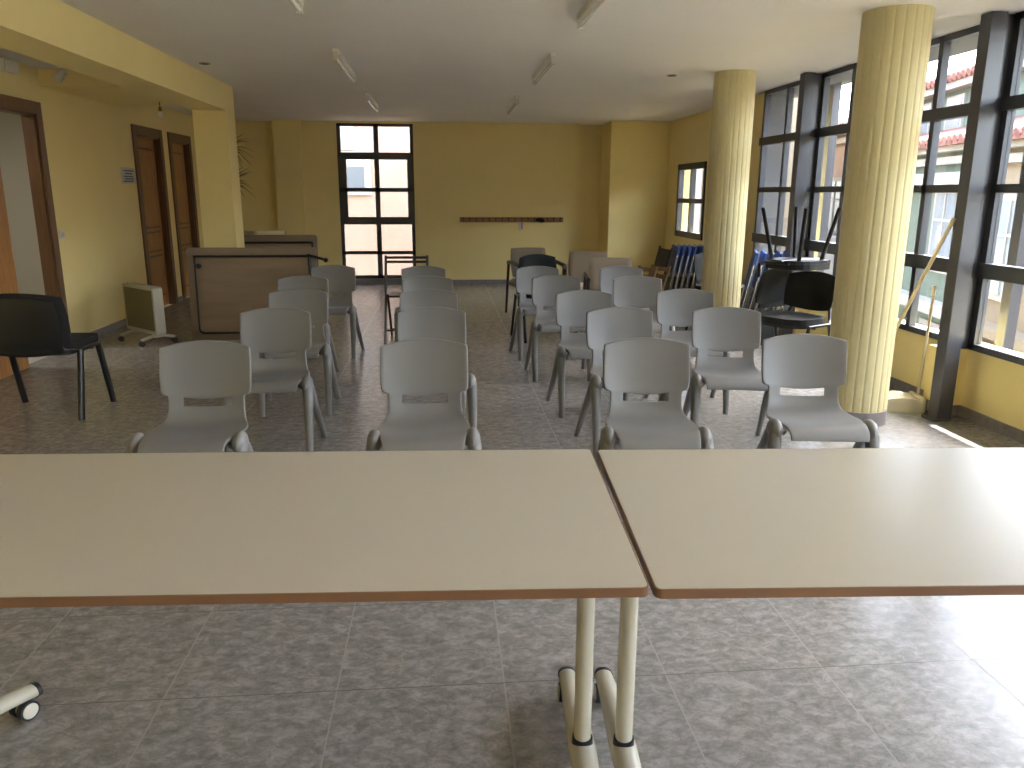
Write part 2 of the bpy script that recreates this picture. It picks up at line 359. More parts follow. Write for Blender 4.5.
# ---------------------------------------------------------------- doors
def door(name, label, d, open_=False):
    y0, y1, z1 = d; o = win(name, label)
    f = MB(); t = .09
    f.box(XL, XL+.02, y0-t, y0+.01, 0, z1+t, bev=.004).box(XL, XL+.02, y1-.01, y1+t, 0, z1+t, bev=.004).box(XL, XL+.02, y0+.01, y1-.01, z1-.01, z1+t, bev=.004)
    f.build('door_trim', M_WOODD, o)
    MB().box(XL-.10, XL, y0-.005, y0+.025, 0, z1).box(XL-.10, XL, y1-.025, y1+.005, 0, z1).box(XL-.10, XL, y0, y1, z1-.025, z1+.005).build('door_frame', M_WOODD, o)
    if open_:
        X = XL+.035      # leaf folded back flat against the wall on the near side
        lf = MB().box(X, X+.035, y0-.80, y0-.06, .01, z1-.02).build('door_leaf', M_WOOD, o)
        for za, zb in ((.16, .62), (.70, .90), (.98, 1.86)): MB().box(X+.034, X+.045, y0-.68, y0-.18, za, zb, bev=.006).build('door_panel', M_WOOD, lf)
        MB().box(XL+.02, X, y0-.07, y0-.05, .3, .4).box(XL+.02, X, y0-.07, y0-.05, 1.6, 1.7).build('hinge', M_STEEL, lf)
        return o
    X = XL-.055
    lf = MB().box(X-.035, X, y0+.025, y1-.025, .005, z1-.025).build('door_leaf', M_WOOD, o)
    ya, yb = y0+.13, y1-.13
    for za, zb in ((.16, .62), (.70, .90), (.98, 1.86)):
        q = MB().box(X-.002, X+.014, ya, yb, za, zb, bev=.008).box(X, X+.02, ya+.05, yb-.05, za+.05, zb-.05, bev=.009)
        q.build('door_panel', M_WOOD, lf)
        MB().box(X, X+.006, ya-.02, ya, za-.02, zb+.02).box(X, X+.006, yb, yb+.02, za-.02, zb+.02).box(X, X+.006, ya, yb, zb, zb+.02).box(X, X+.006, ya, yb, za-.02, za).build('door_moulding', M_WOODD, lf)
    MB().cyl((X, y0+.085, 1.0), (X+.05, y0+.085, 1.0), .011).tube([(X+.045, y0+.085, 1.0), (X+.05, y0+.14, 1.0), (X+.045, y0+.19, .995)], .009).box(X, X+.006, y0+.065, y0+.105, .9, 1.07, bev=.002).build('door_handle', M_STEEL, lf, True)
    return o
door('door_1', 'open wooden doorway at the left edge showing a grey room', D1, True)
door('door_2', 'closed panelled wooden door nearest the wall notice', D2)
door('door_3', 'closed panelled wooden door beside the pillar', D3)

# ---------------------------------------------------------------- fluted columns
def column(x, y, Rr, label):
    t = thing('fluted_column', label, 'column', (x, y, 0), 0, 'fluted columns')
    n = 22; per = 10; pts = []
    for k in range(n*per):
        a = 2*math.pi*k/(n*per); ph = (k % per)/per
        r = Rr - .0042*max(0, 1-abs(ph-.5)/.16)
        pts.append((r*math.cos(a), r*math.sin(a)))
    MB().prism(pts, .09, H-.001).build('shaft', M_COL, t, True)
    MB().cyl((0,0,0), (0,0,.09), Rr+.004, 48).build('plinth', M_BASE, t, True, 'grey stone plinth ring')
column(2.59, 4.62, .187, 'thick yellow fluted column in the foreground right, beside the dark post')
column(2.52, 6.98, .175, 'yellow fluted column further back, beside the blue folding chairs')

# ---------------------------------------------------------------- grey plastic chair
def make_chair():
    t = thing('plastic_chair', '', 'chair')
    # rows: y, z, halfwidth, forward curl at sides, side rise
    rows = [(.240,.762,.190,.030,-.026),(.240,.756,.192,.030,-.026),(.238,.737,.193,.031,-.024),(.233,.69,.194,.033,-.014),(.226,.64,.195,.035,-.006),(.217,.585,.194,.036,0),(.208,.545,.191,.036,.004),
            (.204,.530,.183,.035,.006),(.203,.524,.164,.028,.006),(.201,.517,.161,.027,0),(.197,.480,.162,.028,0),(.191,.462,.163,.028,0),(.176,.434,.168,.028,.002),(.150,.414,.177,.022,.006),(.110,.404,.188,.012,.010),
            (.05,.402,.195,.004,.012),(-.02,.408,.196,0,.012),(-.08,.416,.190,0,.009),(-.13,.422,.178,0,.006),(-.170,.422,.170,0,.003),(-.196,.416,.166,0,0),(-.211,.402,.164,0,0),(-.215,.382,.162,0,0)]
    NU = 22; us = [-1+2*k/NU for k in range(NU+1)]
    bm = bmesh.new(); V = []
    for (y, z, hw, cf, sr) in rows:
        V.append([bm.verts.new((u*hw, y-cf*abs(u)**2.2, z+sr*abs(u)**2.0)) for u in us])
    for i in range(len(rows)-1):
        for j in range(NU):
            if i == 9 and abs(us[j]+1/NU) < .60: continue
            bm.faces.new((V[i][j], V[i][j+1], V[i+1][j+1], V[i+1][j]))
    # slot top edge bows downwards at its middle (as in the photo)
    for j, u in enumerate(us):
        if abs(u) < .62: V[9][j].co.z -= .010*(1-(u/.62)**2); V[10][j].co.z -= .006*(1-(u/.62)**2)
    s = MB(); s.bm.free(); s.bm = bm
    o = s.build('seat_shell', M_GREY, t, True)
    so = o.modifiers.new('thickness', 'SOLIDIFY'); so.thickness = .013; so.offset = 0
    bv = o.modifiers.new('soft_rim', 'BEVEL'); bv.width = .004; bv.segments = 2; bv.limit_method = 'ANGLE'; bv.angle_limit = R(50)
    for sx in (-1, 1):
        x = sx*.204
        MB().tube([(x, -.122, .43), (x+sx*.004, -.135, .38), (x+sx*.006, -.175, .2), (x+sx*.004, -.205, 0)], [.022, .029, .023, .018], 14, 1.15).build('leg', M_GREYL, t, True)
        MB().tube([(x, -.10, .43), (x+sx*.004, -.065, .37), (x+sx*.014, .07, .2), (x+sx*.03, .225, 0)], [.018, .025, .020, .015], 14, 1.1).build('leg', M_GREYL, t, True)
        m = MB(); m.ball((x-sx*.002, -.108, .402), .032, .066, .046)
        m.tube([(sx*.165, -.09, .385), (x, -.108, .392)], [.03, .034], 12, .6)
        m.build('side_bracket', M_GREYL, t, True)
    return t
proto = make_chair()
CH = [ # x, top y, rot, label
 (-1.04,3.50,0,'grey plastic chair front row, far left, nearest the black fabric chair'),
 (-.94,4.50,1,'grey plastic chair second row, leftmost, with its legs fully in view'),
 (-.97,5.39,2,'grey plastic chair third row in the left file, in front of the upturned table'),
 (-1.08,6.24,0,'grey plastic chair fourth row in the left file, mostly hidden behind the third'),
 (-.97,7.17,-2,'grey plastic chair last row in the left file, right of the upturned table edge'),
 (-.09,3.48,0,'grey plastic chair front row, second from left, in front of the central file'),
 (-.07,4.48,1,'grey plastic chair directly behind the front centre-left chair'),
 (-.10,5.34,0,'grey plastic chair third row of the centre-left file'),
 (-.12,6.19,0,'grey plastic chair fourth row of the centre-left file'),
 (-.17,7.04,-2,'grey plastic chair last row of the centre-left file, before the brown folding chair'),
 (.91,3.44,-5,'grey plastic chair front row, third from left, behind the gap between tables'),
 (1.00,4.42,2,'grey plastic chair second row of the centre-right file'),
 (.94,5.23,1,'grey plastic chair third row of the centre-right file'),
 (.89,6.21,0,'grey plastic chair fourth row of the centre-right file'),
 (.83,6.99,3,'grey plastic chair last row of the centre-right file, before the beige armchairs'),
 (1.67,3.49,-7,'grey plastic chair front row, far right, partly over the near fluted column'),
 (1.62,4.38,-9,'grey plastic chair second row, rightmost, left of the black chair stack'),
 (1.64,5.25,-4,'grey plastic chair third row of the right file'),
 (1.52,6.11,-3,'grey plastic chair fourth row of the right file'),
 (1.58,6.96,0,'grey plastic chair last row of the right file, nearest the blue folding chairs')]
for i, (x, y, a, lab) in enumerate(CH):
    o = proto if i == 0 else copy_tree(proto)
    a = R(a); o.rotation_euler = (0, 0, a)
    o.location = (x + .24*math.sin(a), y - .24*math.cos(a), 0)
    tag(o, lab, 'chair', 'grey plastic chairs in rows')

# ---------------------------------------------------------------- long tables in the foreground
def castor(m_w, m_r, x, y, parent, r=.027, a=0.):
    c, s = math.cos(a), math.sin(a)
    for d in (-.016, .016):
        p = Vector((x+d*c, y+d*s, r)); ax = Vector((c, s, 0))
        wl = MB().tube([p-ax*.010, p+ax*.010], r, 24).build('wheel', M_RUB, parent, True)
        MB().tube([p-ax*.0125, p-ax*.0115, p+ax*.0115, p+ax*.0125], [r*.7, r*.78, r*.78, r*.7], 24).build('wheel_cap', M_WHEEL, wl, True)
def make_table(label, loc, rz, L, legs):
    t = thing('folding_table', label, 'table', loc, rz, 'white-topped folding tables')
    x0, x1 = min(0, L), max(0, L); D = .752
    MB().prism(rrect(x0+.003, x1-.003, .003, D-.003, .011), .7225, .7402).build('tabletop', M_TOP, t)
    MB().prism(rrect(x0, x1, 0, D, .014), .7220, .7394).build('edge_band', M_EDGE, t, label='brown edging strip')
    MB().box(x0+.12, x1-.12, D/2-.02, D/2+.02, .672, .722).build('rail', M_CREAM, t)
    for lx, foot in legs:
        lg = MB().tube([(lx, D/2+.05, .085), (lx, D/2+.05, .7222)], .021, 24).build('leg', M_CREAM, t, True)
        MB().tube([(lx, D/2+.05, .088), (lx, D/2+.046, .118)], [.027, .0245], 24).build('collar', M_RUB, lg, True, 'dark plastic collar')
        for sgn in (1, -1):
            ex, ey = foot; ex *= sgn; ey *= sgn
            a = Vector((lx, D/2+.05, 0)); e = a + Vector((ex, ey, 0)); d = (e-a)
            m = MB().tube([a+Vector((0,0,.085)), a+d*.3+Vector((0,0,.085)), a+d*.8+Vector((0,0,.072)), e+Vector((0,0,.064))], [.034, .031, .026, .024], 20, .75, axis=(-d.y, d.x, 0))
            ft = m.build('foot', M_CREAM, lg, True)
            dn = d.normalized()
            MB().tube([e+Vector((0,0,.064))-dn*.006, e+Vector((0,0,.064))+dn*.006], [.0265, .025], 20, .78, axis=(-d.y, d.x, 0)).build('end_cap', M_RUB, lg, True)
            q = a+d*.9
            MB().cyl((q.x, q.y, .03), (q.x, q.y, .06), .008).build('castor_stem', M_RUB, lg, True)
            castor(M_WHEEL, M_RUB, q.x, q.y, lg, a=math.atan2(d.y, d.x)+math.pi/2)
    return t
TBL = .0
make_table('long white-topped table with brown edge filling the left foreground', (.346, 1.205, 0), R(-2.7), -1.8, [(-.048, (.0, .335)), (-1.69, (.17, .31))])
make_table('long white-topped table with brown edge on the right foreground, reflecting the windows', (.353, 1.198, 0), R(-3.3), 1.8, [(.040, (.0, .335)), (1.68, (.0, .335))])

# ---------------------------------------------------------------- black visitor chair
def slab(hw, hh, th, curve, n=12, rad=.05, taper=0):
    """upright curved cushion centred at origin in XZ, bulging along +y"""
    pts = rrect(-hw, hw, -hh, hh, rad, 6); bm = bmesh.new()
    rings = []
    for yy, sc_ in ((-th/2, .96), (-th/2*.6, 1.0), (th/2*.6, 1.0), (th/2, .96)):
        rings.append([bm.verts.new((x*sc_*(1+taper*(z/hh)), yy - curve*(x/hw)**2, z*sc_)) for x, z in pts])
    n = len(pts)
    for A, B in zip(rings, rings[1:]):
        for k in range(n): bm.faces.new((A[k], A[(k+1)%n], B[(k+1)%n], B[k]))
    # caps as strips following the curve
    for ring, yy, sc_ in ((rings[0], -th/2, .96), (rings[-1], th/2, .96)):
        # pair up vertices symmetric in z : order is right-top ... build by rows of x
        idx = sorted(range(n), key=lambda k: (ring[k].co.x, ring[k].co.z))
        top = [ring[k] for k in range(n) if pts[k][1] > 0]; bot = [ring[k] for k in range(n) if pts[k][1] <= 0]
        top.sort(key=lambda v: v.co.x); bot.sort(key=lambda v: v.co.x)
        m_ = 14; xs = [min(v.co.x for v in ring) + (max(v.co.x for v in ring)-min(v.co.x for v in ring))*i/m_ for i in range(m_+1)]
        try: bm.faces.new(top + bot[::-1])
        except ValueError: pass
    s = MB(); s.bm.free(); s.bm = bm
    bmesh.ops.triangulate(bm, faces=[f for f in bm.faces if len(f.verts) > 4], quad_method='BEAUTY', ngon_method='EAR_CLIP')
    return s
def xform(mb, mx):
    bmesh.ops.transform(mb.bm, matrix=mx, verts=mb.bm.verts); return mb
def curved_back(hw, z0, z1, th, curve, yc, tilt=.0, arc=.03, seg=14):
    """backrest shell with an arched top, closed volume; forward is -y"""
    bm = bmesh.new(); rows = 8; F = []; B = []
    for i in range(rows+1):
        v = i/rows; fr = []; br = []
        for j in range(seg+1):
            u = -1+2*j/seg
            w_ = hw*(1-.08*v**3 - .10*(1-v)**3)
            z = z0+(z1-z0)*v - arc*u*u*(v**2) + arc*.8*u*u*((1-v)**2)
            y = yc + tilt*v - curve*u*u
            k = max(abs(u), abs(2*v-1)); tt = th/2*(1 if k < .8 else max(.25, 1-((k-.8)/.2)**2*.75))
            fr.append(bm.verts.new((u*w_, y-tt, z))); br.append(bm.verts.new((u*w_, y+tt, z)))
        F.append(fr); B.append(br)
    for i in range(rows):
        for j in range(seg):
            bm.faces.new((F[i][j], F[i][j+1], F[i+1][j+1], F[i+1][j])); bm.faces.new((B[i][j+1], B[i][j], B[i+1][j], B[i+1][j+1]))
        bm.faces.new((F[i][0], F[i+1][0], B[i+1][0], B[i][0])); bm.faces.new((F[i][seg], B[i][seg], B[i+1][seg], F[i+1][seg]))
    for j in range(seg):
        bm.faces.new((F[0][j], B[0][j], B[0][j+1], F[0][j+1])); bm.faces.new((F[rows][j], F[rows][j+1], B[rows][j+1], B[rows][j]))
    s = MB(); s.bm.free(); s.bm = bm; return s
def make_visitor(label, loc, rz, group=None, rot=None, backw=.235, z0=.50, fan=False, rnd=.06, lr=.0135):
    t = thing('visitor_chair', label, 'chair', loc, rz, group, rot)
    curved_back(backw, z0, .80, .045, .045, .215, .05).build('backrest', M_BLKF, t, True)
    curved_back(backw-.03, z0+.02, .77, .02, .04, .245, .05).build('back_shell', M_BLKP, t, True)
    MB().prism(rrect(-.235, .235, -.23, .2, rnd), .43, .475).build('seat', M_BLKF, t)
    MB().prism(rrect(-.225, .225, -.22, .19, rnd), .405, .43).build('seat_pan', M_BLKP, t)
    for sx in (-1, 1):
        for sy in (-1, 1):
            a, e = ((sx*.14, sy*.13, .41), (sx*.205, sy*.205, 0)) if fan else ((sx*.255, sy*.12, .425), (sx*.262, sy*.23, 0))
            MB().tube([a, e], lr, 12, 1.3).build('leg', M_BLKM, t, True)
        MB().tube([(sx*.255, -.13, .425), (sx*.255, .12, .425), (sx*.20, .20, .44), (sx*.16, .235, .56)], .012, 10).build('side_rail', M_BLKM, t, True)
    MB().tube([(-.255, -.05, .41), (.255, -.05, .41)], .010, 10).build('cross_bar', M_BLKM, t, True)
    return t
# faces away: its back towards the camera
make_visitor('black fabric visitor chair at the left edge, turned away from the tables', (-2.555, 5.19, 0), R(178), None, None, .252, .40, lr=.0175).scale = (1.12, 1, 1)

# ---------------------------------------------------------------- heater on castors
t = thing('panel_heater', 'white and olive panel heater on castors beside the left wall', 'heater', (-2.81, 7.64, 0), R(-45))
# local: length along x (centre 0), front face towards -y
MB().prism(rrect(-.30, .30, 0, .44, .03), -.045, .045, Matrix.Translation((0, 0, .10)) @ Matrix.Rotation(R(90), 4, 'X')).build('body', M_HEAT, t)
MB().box(-.265, .27, -.051, -.044, .135, .51, bev=.002).build('front_panel', M_OLIVE, t)
MB().box(-.318, -.298, -.03, .03, .2, .5, bev=.004).build('control_box', M_BLKP, t)
MB().tube([(-.31, -.01, .22), (-.34, -.01, .3), (-.345, 0, .42), (-.325, 0, .48), (-.29, 0, .54)], .005, 8).build('power_cord', M_BLKP, t, True)
for sx in (-.2, .22):
    ft = MB().tube([(sx, -.16, .058), (sx, -.05, .085), (sx, .05, .085), (sx, .16, .058)], .014, 10).box(sx-.02, sx+.02, -.04, .04, .07, .11).build('foot', M_HEAT, t, True)
    for sy in (-.155, .155):
        MB().tube([(sx-.014, sy, .026), (sx+.014, sy, .026)], .026, 18).cyl((sx, sy, .03), (sx, sy, .058), .006).build('castor', M_BLKP, ft, True)

# ---------------------------------------------------------------- overturned tables
def side_table(label, loc, rz, Lx, Hz, tilt, legs=True):
    t = thing('overturned_table', label, 'table', loc, rz, 'tables lying on their long edge', rot=(tilt, 0, rz))
    MB().prism(rrect(-Lx/2, Lx/2, 0, Hz, .03), -.012, .012, Matrix.Translation((0, .02, .0)) @ Matrix.Rotation(R(90), 4, 'X')).build('tabletop', M_TOPEDGE, t)
    MB().prism(rrect(-Lx/2+.07, Lx/2-.045, .07, Hz-.075, .03), 0, .003, Matrix.Translation((0, .007, .0)) @ Matrix.Rotation(R(90), 4, 'X')).build('underside_board', M_BOARD, t, label='bare wood-coloured underside')
    x0, x1, z0, z1 = -Lx/2+.075, Lx/2-.05, .075, Hz-.08
    MB().tube([(x0, -.012, z1), (x0, -.012, z0+.04), (x0+.012, -.012, z0+.012), (x0+.04, -.012, z0), (x1, -.012, z0)], .010, 10).tube([(x0-.01, -.012, z1), (x1+.01, -.012, z1)], .011, 10).build('frame', M_BLKM, t, True)
    MB().tube([(x1, -.012, z1), (x1, -.02, z0)], .010, 10).build('leg_rail', M_BLKM, t, True)
    if legs:
        MB().tube([(x1-.02, -.02, z1+.01), (x1+.15, -.10, z1-.035)], [.014, .012], 12).build('leg', M_BLKM, t, True)
        MB().ball((x1+.155, -.105, z1-.037), .022, .022, .022).build('leg_cap', M_BLKP, t, True)
        MB().tube([(x1-.01, -.015, z1-.01), (x1-.01, -.02, z1-.17)], .012, 10).build('leg_socket', M_BLKM, t, True)
        MB().tube([(x0+.035, .0, z1-.09), (x0+.035, -.03, z1-.09)], .024, 18).build('castor_socket', M_BLKP, t, True)
    return t
side_table('overturned table on its long edge behind the left chairs, bare underside facing out', (-1.80, 7.66, 0), R(1), 1.19, .88, R(-3))
t = side_table('second overturned table leaning behind the first, near the far left', (-1.9, 8.75, 0), R(-1), 1.1, .94, R(-2), False)
MB().box(-.25, .22, -.03, .03, .942, .950).box(-.25, .22, -.03, -.024, .95, .985).box(-.25, .22, .024, .03, .95, .985).build('slide_rail', M_STEEL, t)

# ---------------------------------------------------------------- brown folding chair behind centre file
def folding_wood(label, loc, rz, m, group=None, rot=None, slats=True):
    t = thing('wooden_folding_chair', label, 'chair', loc, rz, group, rot)
    for sx in (-1, 1):
        MB().tube([(sx*.20, -.27, 0), (sx*.20, -.02, .42), (sx*.20, .17, .79)], .013, 8, 1.5).build('leg', m, t, True)
        MB().tube([(sx*.17, .25, 0), (sx*.17, -.16, .45)], .012, 8, 1.5).build('leg', m, t, True)
    for z, y in ((.775, .162), (.735, .142)):
        MB().box(-.2, .2, y-.008, y+.008, z-.012, z+.012, bev=.003).build('back_slat', m, t)
    MB().box(-.165, .165, -.18, .17, .43, .448, bev=.003).build('seat', m, t)
    MB().tube([(-.2, -.19, .12), (.2, -.19, .12)], .009, 8).build('stretcher', m, t, True)
    MB().tube([(-.17, .19, .07), (.17, .19, .07)], .009, 8).build('stretcher', m, t, True)
    return t
folding_wood('dark brown folding chair with ladder back behind the centre-left file', (-.35, 7.62, 0), R(0), M_BRWN)

# ---------------------------------------------------------------- beige armchairs
def armchair(label, loc, rz):
    t = thing('armchair', label, 'chair', loc, rz, 'beige armchairs near the far wall')
    curved_back(.225, .42, .76, .05, .015, .22, .06, arc=.005).build('backrest', M_BEIGE, t, True)
    MB().box(-.22, .22, -.25, .2, .36, .42, bev=.015).build('seat', M_SEATC, t)
    for sx in (-1, 1):
        MB().tube([(sx*.27, -.26, 0), (sx*.265, -.24, .58)], [.014, .018], 8).build('leg', M_BRWN, t, True)
        MB().tube([(sx*.27, .26, 0), (sx*.25, .22, .60)], [.014, .018], 8).build('leg', M_BRWN, t, True)
        MB().tube([(sx*.265, -.26, .59), (sx*.265, 0, .61), (sx*.25, .25, .595)], .018, 8, 1.3).build('armrest', M_BRWN, t, True)
        MB().box(sx*.25-.012, sx*.25+.012, -.24, .22, .34, .38).build('seat_rail', M_BRWN, t)
    return t
armchair('beige armchair with dark wooden arms nearest the far wall, leftmost of three', (1.06, 9.10, 0), R(12))
armchair('beige armchair with dark wooden arms, middle of three, below the end of the coat rack', (1.58, 8.50, 0), R(-8))
armchair('beige armchair with dark wooden arms nearest the camera, right of the other two', (1.66, 7.62, 0), R(-5))
make_visitor('black visitor chair behind the last centre-right grey chair, in front of the beige armchairs', (.98, 7.60, 0), R(12), None, None, .2)

# ---------------------------------------------------------------- blue folding chairs
def blue_chair():
    t = thing('blue_folding_chair', '', 'chair')
    # folded: plane YZ, thickness along x; leaning applied by rotation
    for sy in (-.2, .2):
        MB().tube([(0, sy, .01), (0, sy, .72), (0, sy*.93, .80), (0, sy*.7, .84)], .011, 10).build('leg', M_STEEL, t, True)
        MB().tube([(.022, sy*.88, .02), (.018, sy*.88, .62)], .010, 10).build('leg', M_STEEL, t, True)
    MB().tube([(0, -.141, .84), (0, .141, .84)], .011, 10).build('top_tube', M_STEEL, t, True)
    MB().box(-.014, .016, -.205, .205, .52, .86, bev=.01).build('backrest', M_BLUE, t)
    MB().box(.006, .03, -.17, .17, .1, .48, bev=.008).build('seat', M_BLKP, t)
    return t
bp = blue_chair(); first = True
for grp, gx, gy, n, st, rz, lab in (('blue folding chairs leaning left of the far column', 2.56, 9.1, 6, .062, R(-6), 'blue folded chair left of the far column'),
                             ('blue folding chairs leaning right of the far column', 2.80, 7.36, 5, .07, R(-18), 'blue folded chair right of the far column')):
    for k in range(n):
        o = bp if first else copy_tree(bp); first = False
        o.location = (gx+k*st*math.cos(rz), gy+k*st*math.sin(rz), 0); o.rotation_euler = (0, R(11), rz)
        o.scale = (1, 1, .95 if gy > 8 else 1.02)
        pos = ['first from the left', 'second from the left', 'third from the left', 'fourth from the left', 'fifth from the left', 'rightmost'][k if k < n-1 else 5]
        tag(o, lab + ', ' + pos, 'chair', grp)
# brown wooden chairs leaning in front of the blue row
for k, (x, y) in enumerate(((2.10, 8.62), (2.27, 8.70))):
    t = thing('wooden_folding_chair', ['folded light-brown wooden chair, left of the leaning pair', 'folded light-brown wooden chair, right of the pair, touching the blue chairs'][k], 'chair', (x, y, 0), 0, 'folded brown wooden chairs', rot=(0, R(22), R(32)))
    t.scale = (1, .75, .86)
    for sy in (-.17, .17):
        MB().box(-.012, .012, sy-.018, sy+.018, 0, .74, bev=.003).build('leg', M_LWOOD, t)
    for z in (.70, .60, .50, .40, .30): MB().box(-.008, .008, -.155, .155, z-.03, z+.025, bev=.003).build('slat', M_LWOOD, t)
t = thing('black_folding_chair', 'black metal folding chair leaning against the left end of the blue row', 'chair', (2.42, 9.15, 0), 0, rot=(0, R(14), R(4)))
for sy in (-.2, .2): MB().tube([(0, sy, 0), (0, sy, .8)], .012, 10).build('leg', M_BLKM, t, True)
MB().box(-.012, .012, -.19, .19, .55, .78, bev=.006).build('backrest', M_BLKP, t)
MB().box(-.012, .012, -.18, .18, .12, .48, bev=.006).build('seat', M_BLKP, t)

# ---------------------------------------------------------------- black chair stack by the window
make_visitor('black chair at the bottom of the pile, its rounded seat nearest the camera', (2.70, 5.87, 0), R(-62), 'black chairs piled by the window', rnd=.17)
make_visitor('black chair behind the far fluted column, left of the blue stack', (2.86, 7.85, 0), R(25), 'black chairs piled by the window')
make_visitor('upside-down black chair on top of the pile with its four legs in the air', (2.85, 6.20, 1.285), 0, 'black chairs piled by the window', rot=(R(180), 0, R(208)), fan=True, rnd=.17, backw=.2)
t = thing('black_folding_chair', 'folded dark green-black chair leaning in front of the blue stack', 'chair', (2.78, 6.68, 0), 0, rot=(0, R(14), R(-64)))
t.scale = (1, .85, .9)
for sy in (-.2, .2): MB().tube([(0, sy, 0), (0, sy, .80), (0, sy*.85, .84)], .011, 10).build('leg', M_STEEL, t, True)
MB().box(-.018, .018, -.2, .2, .50, .83, bev=.012).build('backrest', M_BLKF, t)
MB().box(-.018, .018, -.19, .19, .10, .46, bev=.012).build('seat', M_BLKF, t)

# ---------------------------------------------------------------- broom and dustpan
t = thing('broom', 'long wooden broom pole leaning from behind the near column to the post', 'broom', (0,0,0))
MB().tube([(2.92, 5.10, .08), (3.078, 4.60, 1.255)], .0125, 12).build('handle', mat('pale_pole', (196, 182, 150), .5), t, True)
MB().box(2.80, 3.04, 5.07, 5.14, .05, .09, bev=.01).build('head', M_WHITE, t)
MB().box(2.805, 3.035, 5.075, 5.135, 0, .05).build('bristles', M_STRAW, t)
t = thing('dustpan', 'cream long-handled dustpan on the floor between the near column and the post', 'dustpan', (2.985, 4.84, 0), R(-8))
pts = [(-.18, 0), (-.18, .035), (-.13, .07), (-.06, .092), (.02, .098), (.09, .092), (.14, .085), (.15, .0)]
MB().prism([(x, z) for x, z in pts], -.1, .1, Matrix.Rotation(R(90), 4, 'X')).build('pan', mat('cream_plastic', (214, 206, 178), .45), t)
MB().box(.135, .165, -.105, .105, 0, .10, bev=.01).build('pan_back', bpy.data.materials['cream_plastic'], t)
MB().tube([(.15, 0, .09), (.17, .0, .78)], .009, 12).build('handle', bpy.data.materials['pale_pole'], t, True)
MB().tube([(.165, 0, .76), (.166, 0, .82)], .014, 12).build('grip', bpy.data.materials['cream_plastic'], t, True)

# ---------------------------------------------------------------- coat rack
t = thing('coat_rack', 'long brown wooden coat rack screwed to the far yellow wall', 'coat rack', (0, YF, 0))
MB().box(.27, 1.86, -.022, 0, .945, 1.02, bev=.003).build('board', M_RACK, t)
for k in range(16):
    x = .32+k*.0993
    MB().tube([(x, -.02, .995), (x, -.05, .99), (x, -.062, 1.005)], .009, 8).ball((x, -.064, 1.008), .012, .012, .012, seg=8).tube([(x, -.02, .97), (x, -.045, .955), (x, -.055, .968)], .007, 8).build('hook', M_BRWN, t, True)
o = thing('hanging_strap', 'small dark bundle hooked near the right end of the coat rack', 'strap', (1.49, YF-.098, 0))
MB().ball((0, 0, .985), .07, .022, .03).ball((.03, -.005, .97), .045, .02, .028).build('bundle', M_BLKF, o, True)
o = thing('key_tag', 'small mauve and white tag hanging below the coat rack', 'tag', (1.20, YF-.055, 0))
MB().box(-.03, .0, -.004, .004, .82, .945, bev=.002).build('tag_strip', M_PAPER, o)
MB().box(.004, .032, -.006, .002, .84, .945, bev=.002).build('tag_strip', M_PINK, o)

# ---------------------------------------------------------------- hanging dry plants behind the pillar
for z, lab in ((1.82, 'spiky dry air plant on the far side of the pillar, upper of two'), (1.47, 'spiky dry air plant on the far side of the pillar, lower of two')):
    t = thing('air_plant', lab, 'plant', (-2.13, 8.52, z), 0, 'dry plants hung behind the pillar')
    random.seed(int(z*100))
    MB().ball((0, 0, 0), .03, .025, .035).build('base', M_STRAW, t, True)
    MB().box(-.01, .01, -.02, .0, -.02, .03).build('hook', M_BLKM, t)
    m = MB()
    for k in range(18):
        a = random.uniform(-1.35, 1.35) if k % 4 else random.uniform(2, 4); ln = random.uniform(.14, .25); e = Vector((math.cos(a), random.uniform(0, .5), math.sin(a)))
        m.tube([(0,0,0), e*ln*.5+Vector((0,0,.02)), e*ln+Vector((0,0,-.02))], [.006, .004, .001], 5)
    m.build('leaves', M_STRAW, t, True)

# ---------------------------------------------------------------- small wall and ceiling fittings
t = thing('wall_notice', 'small white notice with printed lines beside the second door', 'notice', (XL, 9.20, 1.555))
MB().box(0, .006, -.2, .2, -.085, .085, bev=.001).build('sheet', M_PAPER, t)
m = MB()
for z, a, c in ((.05, -.13, .15), (.02, -.10, .10), (-.01, -.14, .12), (-.035, -.12, .14), (-.06, -.15, .12)): m.box(.006, .0075, a, c, z-.007, z+.007)
m.build('printed_lines', M_INK, t)
t = thing('light_switch', 'white light switch on the yellow wall right of the open doorway', 'switch', (XL, 7.49, 1.01))
MB().box(0, .009, -.045, .045, -.04, .04, bev=.003).build('plate', M_WHITE, t)
MB().box(.009, .014, -.03, -.003, -.022, .022, bev=.002).box(.009, .014, .003, .03, -.022, .022, bev=.002).build('rocker', M_WHEEL, t)
t = thing('emergency_light', 'white boxy emergency light above the open doorway', 'lamp', (XL, 6.90, 2.345))
MB().box(0, .06, -.11, .11, -.05, .04, bev=.008).build('housing', M_WHITE, t)
MB().box(.06, .068, -.09, .09, -.035, .027, bev=.004).build('diffuser', M_TUBE, t)
t = thing('spotlight', 'small white conical spotlight fixed to the left bulkhead', 'lamp', (-3.19, 7.44, 2.36))
MB().cyl((0, -.02, .0), (0, 0, .0), .03).tube([(0, -.02, 0), (0, -.05, .01)], .008).build('mount', M_WHITE, t, True)
MB().tube([(.03, -.05, .03), (0, -.055, -.01), (-.035, -.06, -.055)], [.018, .03, .042], 18).build('shade', M_WHITE, t, True)
t = thing('pendant_bulb', 'bare bulb hanging on a short wire in front of the left doors', 'lamp', (-2.80, 8.6, 2.26))
MB().tube([(0,0,0), (0,0,-.05)], .004, 8).build('wire', M_BLKP, t, True)
MB().cyl((0,0,-.05), (0,0,-.09), .016).build('socket', M_RACK, t, True)
MB().ball((0,0,-.12), .028, .028, .035).build('bulb', M_TUBE, t, True)
